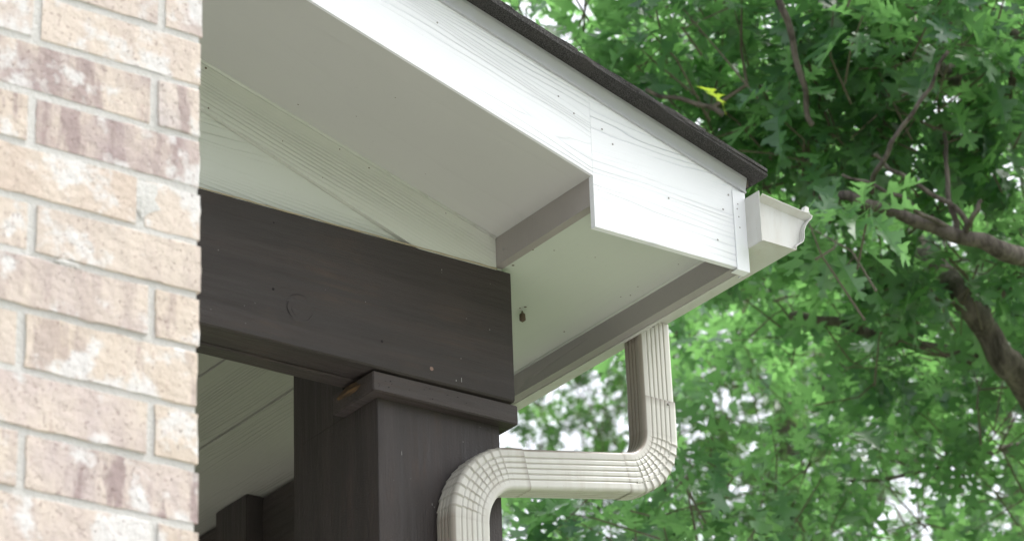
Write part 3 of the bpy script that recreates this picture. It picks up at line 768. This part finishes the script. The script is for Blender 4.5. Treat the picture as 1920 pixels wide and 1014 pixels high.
# ------------------------------------------------------------------ trees
def P3(px, py, dist):                        # point at a distance along a sight line
    d = fwd + right*((px-960)/6180.6) - up*((py-507)/6180.6); d.normalize(); return d*dist + Vector((0, 0, H))
half = [(.00, .012), (.10, .020), (.16, .085), (.15, .20), (.24, .13), (.29, .055), (.36, .10), (.43, .30), (.50, .40), (.49, .25), (.56, .22), (.51, .12), (.56, .060),
        (.62, .11), (.72, .30), (.80, .34), (.77, .20), (.84, .16), (.79, .10), (.82, .05), (.90, .11), (.97, .13), (.93, .05), (1.0, .0)]
half_lo = [(.0, .012), (.15, .20), (.29, .055), (.50, .38), (.56, .06), (.80, .32), (.80, .05), (.95, .13), (1.0, 0)]
def leaf_variant(seed, hi=True):
    r = random.Random(seed); hf = half if hi else half_lo
    V = []; F = []
    fold = r.uniform(.0, .7); droop = r.uniform(-.1, .6); tw = r.uniform(-.5, .5); wsc = r.uniform(.85, 1.15); bend = r.uniform(-.12, .12)
    def P(t, w, sgn):
        x = t; y = w*sgn*wsc + bend*t*t; z = abs(w)*fold - droop*t*t + tw*w*sgn*t + .02*sin(9*t+seed+3*w)
        return (x, y, z)
    mids = sorted(set([0.0, .15, .29, .42, .56, .70, .82, .92]))
    mi = {}
    for m_ in mids: mi[m_] = len(V); V.append(P(m_, 0, 1))
    for sgn in (1, -1):
        h = [tuple(q) for q in hf]
        pts = []
        for t, w in h:
            jt = t+(r.uniform(-.02, .02) if 0 < t < 1 else 0); jw = w*r.uniform(.85, 1.15)
            pts.append((len(V), jt)); V.append(P(jt, jw, sgn))
        near = lambda t: min(mids, key=lambda q: abs(q-t+.03))
        last = mids[0]
        for (a, ta), (c, tc) in zip(pts[:-1], pts[1:]):
            m2 = max(last, near(min(ta, tc)))
            while last != m2:
                nx = mids[mids.index(last)+1]; F.append((mi[last], mi[nx], a) if sgn > 0 else (mi[last], a, mi[nx])); last = nx
            F.append((mi[last], c, a) if sgn > 0 else (mi[last], a, c))
    # petiole
    n = len(V); V += [(-.28, -.006, -.02), (-.28, .006, -.02), (0.02, .008, .0), (0.02, -.008, .0)]; F.append((n, n+1, n+2, n+3))
    tri = []
    for f in F:
        if len(f) == 4: tri += [(f[0], f[1], f[2]), (f[0], f[2], f[3])]
        else: tri.append(f)
    return np.array(V), np.array(tri)
HI = [leaf_variant(s, True) for s in range(14)]
LO = [leaf_variant(s+50, False) for s in range(10)]
npr = np.random.RandomState(4)

def leaf_frames(centre, n, outward, size, r):
    """rosette of leaves at a twig end -> list of (3x3 axes, position, size)"""
    res = []
    ow = outward.normalized()
    a = ow.cross(Vector((0, 0, 1)));
    if a.length < .1: a = Vector((1, 0, 0))
    a.normalize(); c = ow.cross(a)
    ph = r.uniform(0, 6.28)
    for k in range(n):
        th = ph+k*2.4+r.uniform(-.3, .3); spread = r.uniform(.55, 1.35)
        d = ow*cos(spread)+(a*cos(th)+c*sin(th))*sin(spread)
        d.z -= r.uniform(.0, .55); d.normalize()
        upv = Vector((r.uniform(-.5, .5), r.uniform(-.5, .5), 1)); y = upv.cross(d)
        if y.length < .05: y = Vector((1, 0, 0))
        y.normalize(); z = d.cross(y)
        s = size*r.uniform(.7, 1.2)
        pos = centre - ow*r.uniform(0, .09) + d*s*.28
        res.append((np.array([d[:], y[:], z[:]]), np.array(pos[:]), s))
    return res
def build_mesh(name, leaves, variants, material, parent, r):
    base = np.array(origin(parent)); Vs = []; Fs = []; Ts = []; n = 0
    for (A, p, s) in leaves:
        V, F = variants[r.randrange(len(variants))]
        v = (V*s)@A + p - base; Vs.append(v); Fs.append(F+n); n += len(v); Ts.append(np.full(len(v), max(0, min(1, r.gauss(.40, .28)))))
    V = np.concatenate(Vs); F = np.concatenate(Fs); T = np.concatenate(Ts)
    me = bpy.data.meshes.new(name); me.vertices.add(len(V)); me.vertices.foreach_set('co', V.ravel())
    me.loops.add(F.size); me.loops.foreach_set('vertex_index', F.ravel().astype(np.int32))
    me.polygons.add(len(F)); me.polygons.foreach_set('loop_start', np.arange(0, F.size, 3, dtype=np.int32))
    me.polygons.foreach_set('loop_total', np.full(len(F), 3, dtype=np.int32))
    me.update(calc_edges=True); me.validate()
    at = me.attributes.new('tint', 'FLOAT', 'POINT'); at.data.foreach_set('value', T.astype(np.float32))
    me.materials.append(material)
    o = bpy.data.objects.new(name, me); link(o, parent); o['kind'] = 'stuff'; return o
def single_meshes(variants, material, tag_):
    ms = []
    for i, (V, F) in enumerate(variants):
        for t in (.1, .45, .85):
            me = bpy.data.meshes.new('leaf'); me.from_pydata(V.tolist(), [], F.tolist()); me.materials.append(material)
            at = me.attributes.new('tint', 'FLOAT', 'POINT'); at.data.foreach_set('value', [t]*len(V)); ms.append(me)
    return ms
MH = single_meshes(HI, m_leaf, 'a'); ML = single_meshes(HI, m_leaf2, 'b')
def screen(p):
    d = Vector(p)-Vector((0, 0, H)); w = d.dot(fwd)
    return (960+6180.6*d.dot(right)/w, 507-6180.6*d.dot(up)/w, w) if w > 0 else (9e9, 9e9, 1)
def place_leaves(leaves, singles, variants, material, parent, r, nmax=290):
    sc = []
    for i, (A, p, s) in enumerate(leaves):
        x, y, w = screen(p); ok = 930 < x < 1920 and -20 < y < 1030
        if ok and x < 1500 and y > 20 and (y > .62*(x-900)+0 and y < 500): ok = False       # behind the eave
        sc.append((w if ok else 1e6, i))
    sc.sort(); front = set(i for w, i in sc[:nmax] if w < 1e5); base = Vector(origin(parent))
    for i in front:
        A, p, s = leaves[i]; o = bpy.data.objects.new('leaf', singles[r.randrange(len(singles))]); link(o, parent)
        m = Matrix(A.T.tolist()).to_4x4(); o.matrix_basis = Matrix.Translation(Vector(p)-base) @ m @ Matrix.Scale(s, 4)
    build_mesh('foliage', [l for i, l in enumerate(leaves) if i not in front], variants, material, parent, r)
def limb(pts, r0, r1, seg=9, wob=.02, seed=0):
    r = random.Random(seed); n = 7*(len(pts)-1); out = []; rad = []
    P = [Vector(p) for p in pts]
    for i in range(n+1):
        f = i/n*(len(P)-1); k = min(int(f), len(P)-2); t = f-k
        p0 = P[max(k-1, 0)]; p1 = P[k]; p2 = P[k+1]; p3 = P[min(k+2, len(P)-1)]
        q = .5*((2*p1)+(p2-p0)*t+(2*p0-5*p1+4*p2-p3)*t*t+(3*p1-p0-3*p2+p3)*t*t*t)
        q += Vector((sin(i*.9+seed), sin(i*.7+2*seed), sin(i*1.1+3*seed)))*wob*.45
        out.append(q); rad.append((r0+(r1-r0)*(i/n)**.8)*(1+r.uniform(-.07, .07)))
    return out, rad, tube(out, rad, seg)

def grow(tree, blobs, size, r, per=6, limbs=(), twig_len=.28):
    """fills ellipsoid clumps with twig ends carrying rosettes; returns leaves and a twig mesh"""
    leaves = []; tw = B(); skel = [p for L in limbs for p in L]
    for (c, rad, n) in blobs:
        n = int(n*(1.0 if size <= .15 else .85))
        for _ in range(n):
            while True:
                q = Vector((r.uniform(-1, 1), r.uniform(-1, 1), r.uniform(-1, 1)))
                if .15 < q.length < 1: break
            p = Vector(c)+Vector((q.x*rad[0], q.y*rad[1], q.z*rad[2]))
            if p.y < 5.2 and p.x < 4.3: continue
            ow = Vector((q.x, q.y, q.z*.6+.25))+Vector((r.uniform(-.6, .6), r.uniform(-.6, .6), r.uniform(-.3, .5)))
            ow.normalize()
            leaves += leaf_frames(p, r.randint(per-2, per+2), ow, size, r)
            # twig
            b0 = p-ow*twig_len*r.uniform(.6, 1.3)-Vector((0, 0, r.uniform(-.05, .12)))
            mid = (p+b0)/2+Vector((r.uniform(-.04, .04), r.uniform(-.04, .04), r.uniform(-.03, .05)))
            V, F = tube([b0, mid, p], [.0038, .0030, .0018], 4); tw.add(V, F)
            if skel and size == .138 and r.random() < .05:
                s = min(skel, key=lambda s_: (s_-b0).length)
                if (s-b0).length < .35:
                    m1 = s.lerp(b0, .5)+Vector((r.uniform(-.1, .1), r.uniform(-.1, .1), r.uniform(-.05, .15)))
                    V, F = tube([s, m1, b0], [.008, .006, .0045], 5); tw.add(V, F)
    return leaves, tw

# --- near oak: trunk stands to the right of the frame
r = random.Random(21)
base1 = P3(2250, 900, 13.0); base1.z = 0
oak = thing('oak_tree', 'nearest oak with sharp-lobed dark green leaves and a long bough right of the gutter', 'tree', tuple(base1))
tops = []
fork = Vector((base1.x-.1, base1.y, 4.2))
def addlimb(tree, pts, r0, r1, name, seed, wob=.03):
    pl, rd, (V, F) = limb(pts, r0, r1, 10, wob, seed); mesh(name, V, F, m_bark, tree, smooth=True); return pl
tops.append(addlimb(oak, [base1-Vector((0, 0, .1)), base1+Vector((.05, .05, 2)), fork, fork+Vector((.1, .3, 2)), fork+Vector((.0, .3, 4.5))], .26, .12, 'trunk', 1, .02))
L1 = [fork+Vector((0, 0, .2)), P3(2080, 545, 10.6), P3(1920, 482, 9.75), P3(1810, 445, 9.6), P3(1700, 408, 9.55), P3(1600, 372, 9.5), P3(1540, 370, 9.6)]
tops.append(addlimb(oak, L1, .040, .011, 'bough', 2, .010))
def sub(pts, r0, r1, seed, nm='branch'): tops.append(addlimb(oak, pts, r0, r1, nm, seed, .010))
sub([P3(1805, 445, 9.62), P3(1785, 400, 9.62), P3(1775, 320, 9.7), P3(1772, 250, 9.75)], .011, .006, 3)
sub([P3(1815, 445, 9.62), P3(1792, 390, 9.6), P3(1690, 330, 9.6), P3(1640, 290, 9.6)], .010, .005, 4)
sub([P3(1800, 440, 9.62), P3(1730, 400, 9.5), P3(1660, 355, 9.45), P3(1580, 330, 9.4)], .009, .004, 5)
sub([P3(1808, 445, 9.62), P3(1825, 405, 9.5), P3(1842, 378, 9.5)], .009, .006, 6)
sub([P3(1460, 0, 9.6), P3(1482, 60, 9.6), P3(1505, 160, 9.6), P3(1522, 235, 9.6)], .012, .008, 7)
sub([P3(1775, 95, 9.3), P3(1740, 170, 9.3), P3(1690, 240, 9.3), P3(1660, 290, 9.3), P3(1630, 360, 9.4)], .005, .008, 8)
sub([P3(1900, 60, 10), P3(1895, 160, 10.1), P3(1875, 240, 10.2)], .016, .010, 9)
sub([P3(1360, 212, 9.8), P3(1290, 190, 9.8), P3(1210, 172, 9.8)], .009, .006, 10)
sub([P3(1540, 370, 10.8), P3(1500, 330, 10.7), P3(1450, 300, 10.6)], .012, .006, 11)
sub([P3(2050, 300, 11.5), P3(1900, 190, 11), P3(1700, 100, 10.4), P3(1640, 40, 10.3), P3(1590, -60, 10.3)], .05, .03, 12, 'bough')
sub([P3(1700, 70, 12.2), P3(1690, 0, 12.4), P3(1670, -80, 12.6)], .05, .04, 13)
sub([P3(2100, 760, 12.5), P3(1920, 830, 12.3), P3(1830, 855, 12.2), P3(1700, 890, 12.2), P3(1560, 905, 12.3)], .016, .006, 14)
blobs = []
def bl(px, py, dist, rad, n): blobs.append((P3(px, py, dist), rad, n))
bl(1240, 60, 10.4, (.62, .8, .42), 70)
bl(1480, 110, 10.2, (.62, .9, .50), 70)
bl(1720, 90, 10.2, (.55, .9, .36), 60)
bl(1880, 40, 10.4, (.30, .6, .25), 16)
bl(1560, 330, 10.6, (.50, .9, .40), 58)
bl(1850, 400, 10.6, (.40, .8, .32), 42)
bl(1560, 420, 9.3, (.16, .2, .08), 4)
bl(1600, 640, 10.8, (.25, .3, .10), 6)
bl(1850, 720, 11.2, (.15, .3, .14), 5)
bl(1660, 520, 11.8, (.55, .9, .30), 34)
bl(1860, 640, 11.8, (.42, .9, .42), 42)
bl(1820, 870, 11.8, (.50, .9, .36), 36)
bl(1420, 940, 11.5, (.45, .6, .22), 18)
bl(1060, 1010, 10.8, (.35, .5, .16), 16)
bl(1440, 480, 11.5, (.4, .8, .22), 26)
bl(1300, 640, 13.2, (.35, .6, .2), 8)
bl(1310, 880, 10.2, (.22, .3, .12), 8)
bl(1120, 985, 9.8, (.30, .3, .07), 8)
bl(1500, -220, 10.5, (1.3, 1.0, .5), 40)
bl(2180, 420, 11.5, (.6, 1.0, .8), 45)
bl(2350, 100, 11.5, (.9, 1.0, .7), 60)
bl(2450, 650, 12, (.7, 1.0, .7), 40)
bl(2200, 1050, 12, (.7, 1.0, .5), 30)
lv, tw = grow(oak, blobs, .138, r, 7, tops)
place_leaves(lv, MH, HI, m_leaf, oak, r)
tw.out('twigs', m_twig, oak, kind='stuff')

# one yellowing leaf above the roof edge
m_yel = leaf_mat('yellowing_leaf', (.30, .36, .05), (.42, .46, .06), (.55, .75, .06))
me = MH[4].copy(); me.materials.clear(); me.materials.append(m_yel)
o = bpy.data.objects.new('leaf', me); link(o, oak); o['label'] = 'yellow-green leaf'
ax = (right*-.35+fwd*-.5+up*.75).normalized(); yv = (right*.8+up*.3+fwd*.5).cross(ax).normalized(); zv = ax.cross(yv)
o.matrix_basis = Matrix.Translation(P3(1356, 200, 9.4)-oak.location) @ Matrix((ax, yv, zv)).transposed().to_4x4() @ Matrix.Scale(.11, 4)

# --- second oak just behind, its heavy limb shows at the right
r = random.Random(33)
base2 = P3(2350, 1000, 17.5); base2.z = 0
oak2 = thing('oak_tree', 'shadowed oak behind the nearest one, its thick forked limb leaning in at the right edge', 'tree', tuple(base2))
f2 = Vector((base2.x, base2.y, 3.5)); tops2 = []
tops2.append(addlimb(oak2, [base2-Vector((0, 0, .1)), base2+Vector((.0, .05, 2)), f2, f2+Vector((.3, .2, 3)), f2+Vector((.3, .2, 7))], .34, .15, 'trunk', 31, .03))
tops2.append(addlimb(oak2, [f2, P3(2350, 1100, 12.4), P3(2150, 960, 11.3), P3(1930, 735, 10.75), P3(1860, 635, 10.7), P3(1780, 525, 10.8), P3(1700, 430, 11.8), P3(1640, 300, 12.8)], .080, .026, 'bough', 32, .012))
tops2.append(addlimb(oak2, [P3(1880, 670, 10.9), P3(1800, 665, 11.0), P3(1690, 640, 11.0), P3(1560, 603, 11.0), P3(1480, 590, 11.1)], .030, .013, 'branch', 33, .010))
tops2.append(addlimb(oak2, [P3(1840, 605, 10.75), P3(1880, 545, 10.8), P3(1930, 500, 10.8)], .022, .012, 'branch', 34, .01))
tops2.append(addlimb(oak2, [P3(1640, 300, 12.8), P3(1680, 150, 12.9), P3(1700, -20, 13)], .034, .03, 'branch', 35, .015))
blobs = []
bl(1150, 90, 15.5, (.9, 1.2, .6), 30)
bl(1480, 180, 15.5, (.9, 1.2, .8), 40)
bl(1830, 60, 15.5, (.8, 1.2, .4), 14)
bl(1560, 520, 15.6, (1.0, 1.2, .4), 40)
bl(1850, 620, 15.2, (.75, 1.2, .7), 34)
bl(1820, 880, 15.2, (.85, 1.2, .6), 44)
bl(1560, 900, 15.5, (.7, 1.2, .4), 14)
bl(1650, -350, 15.5, (2., 1.2, .7), 25)
bl(2300, 500, 15.5, (1., 1.2, 1.4), 70)
bl(2700, 200, 16, (1.3, 1.2, 1.3), 70)
bl(2650, 850, 16, (1.2, 1.2, 1.0), 60)
bl(2300, -350, 16.5, (1.4, 1.2, .8), 50)
bl(2000, 1250, 16, (1.3, 1.2, .5), 40)
lv, tw = grow(oak2, blobs, .1501, r, 8, tops2, .6)
place_leaves(lv, MH, HI, m_leaf, oak2, r)
tw.out('twigs', m_twig, oak2, kind='stuff')

# --- brighter oak further off, filling the gaps under the eave
def far_tree(seed, px, dist, label, blobspec, size, lean):
    r = random.Random(seed); b0 = P3(px, 900, dist); b0.z = 0
    t = thing('oak_tree', label, 'tree', tuple(b0))
    tp = []
    f = Vector((b0.x, b0.y, 5.0))
    tp.append(addlimb(t, [b0-Vector((0, 0, .1)), b0+Vector((.1, 0, 2.5)), f, f+Vector((.2, .1, 4)), f+Vector((.0, .1, 9))], .30, .06, 'trunk', seed+1, .03))
    for k, (qx, qy) in enumerate(lean):
        tp.append(addlimb(t, [f+Vector((0, 0, 1.0+.7*k)), P3((px+qx)/2, qy+150, dist), P3(qx, qy, dist)], .07, .02, 'branch', seed+3+k, .05))
    global blobs; blobs = []
    for q in blobspec: bl(*q)
    lv, tw = grow(t, blobs, size, r, 8, tp, .8)
    place_leaves(lv, ML, HI, m_leaf2, t, r, 280)
    tw.out('twigs', m_twig, t, kind='stuff')
far_tree(51, 1480, 25, 'bright green oak far behind the elbow of the downspout, sky showing through its leaves',
         [(1080, 790, 24, (1.3, 1.6, .9), 135), (1400, 760, 24, (1.3, 1.8, 1.2), 120), (1650, 820, 24.5, (1.2, 1.6, 1.2), 85), (1300, 980, 24, (1.6, 1.6, .6), 85), (1500, 560, 25, (1.5, 1.5, .8), 90), (1500, 300, 25, (1.9, 1.5, 1.2), 110), (1150, 60, 25, (1.6, 1.5, .9), 80), (1350, 1250, 24, (2.0, 1.6, .8), 80), (1400, -250, 25, (2.2, 1.5, .8), 60)],
         .135, [(1600, 560), (1450, 350)])
far_tree(71, 1900, 29, 'distant oak at the far right, seen only as blurred dark foliage behind the others',
         [(1850, 520, 28, (1.6, 1.6, 1.0), 50), (1900, 850, 28, (1.6, 1.6, 1.3), 90), (1600, 100, 28, (2.0, 1.6, 1.0), 50), (2150, 500, 28, (1.5, 1.6, 2.0), 120), (1550, 960, 28, (1.6, 1.6, .7), 50), (2700, 300, 28, (2.2, 1.6, 2.2), 130), (2600, 1100, 28, (2.4, 1.6, 1.2), 90), (1900, 1300, 28, (2.2, 1.6, .8), 70), (3200, 700, 28, (1.6, 1.6, 2.2), 80), (2300, -350, 28, (2.4, 1.6, 1.2), 70)],
         .14, [(1950, 300)])
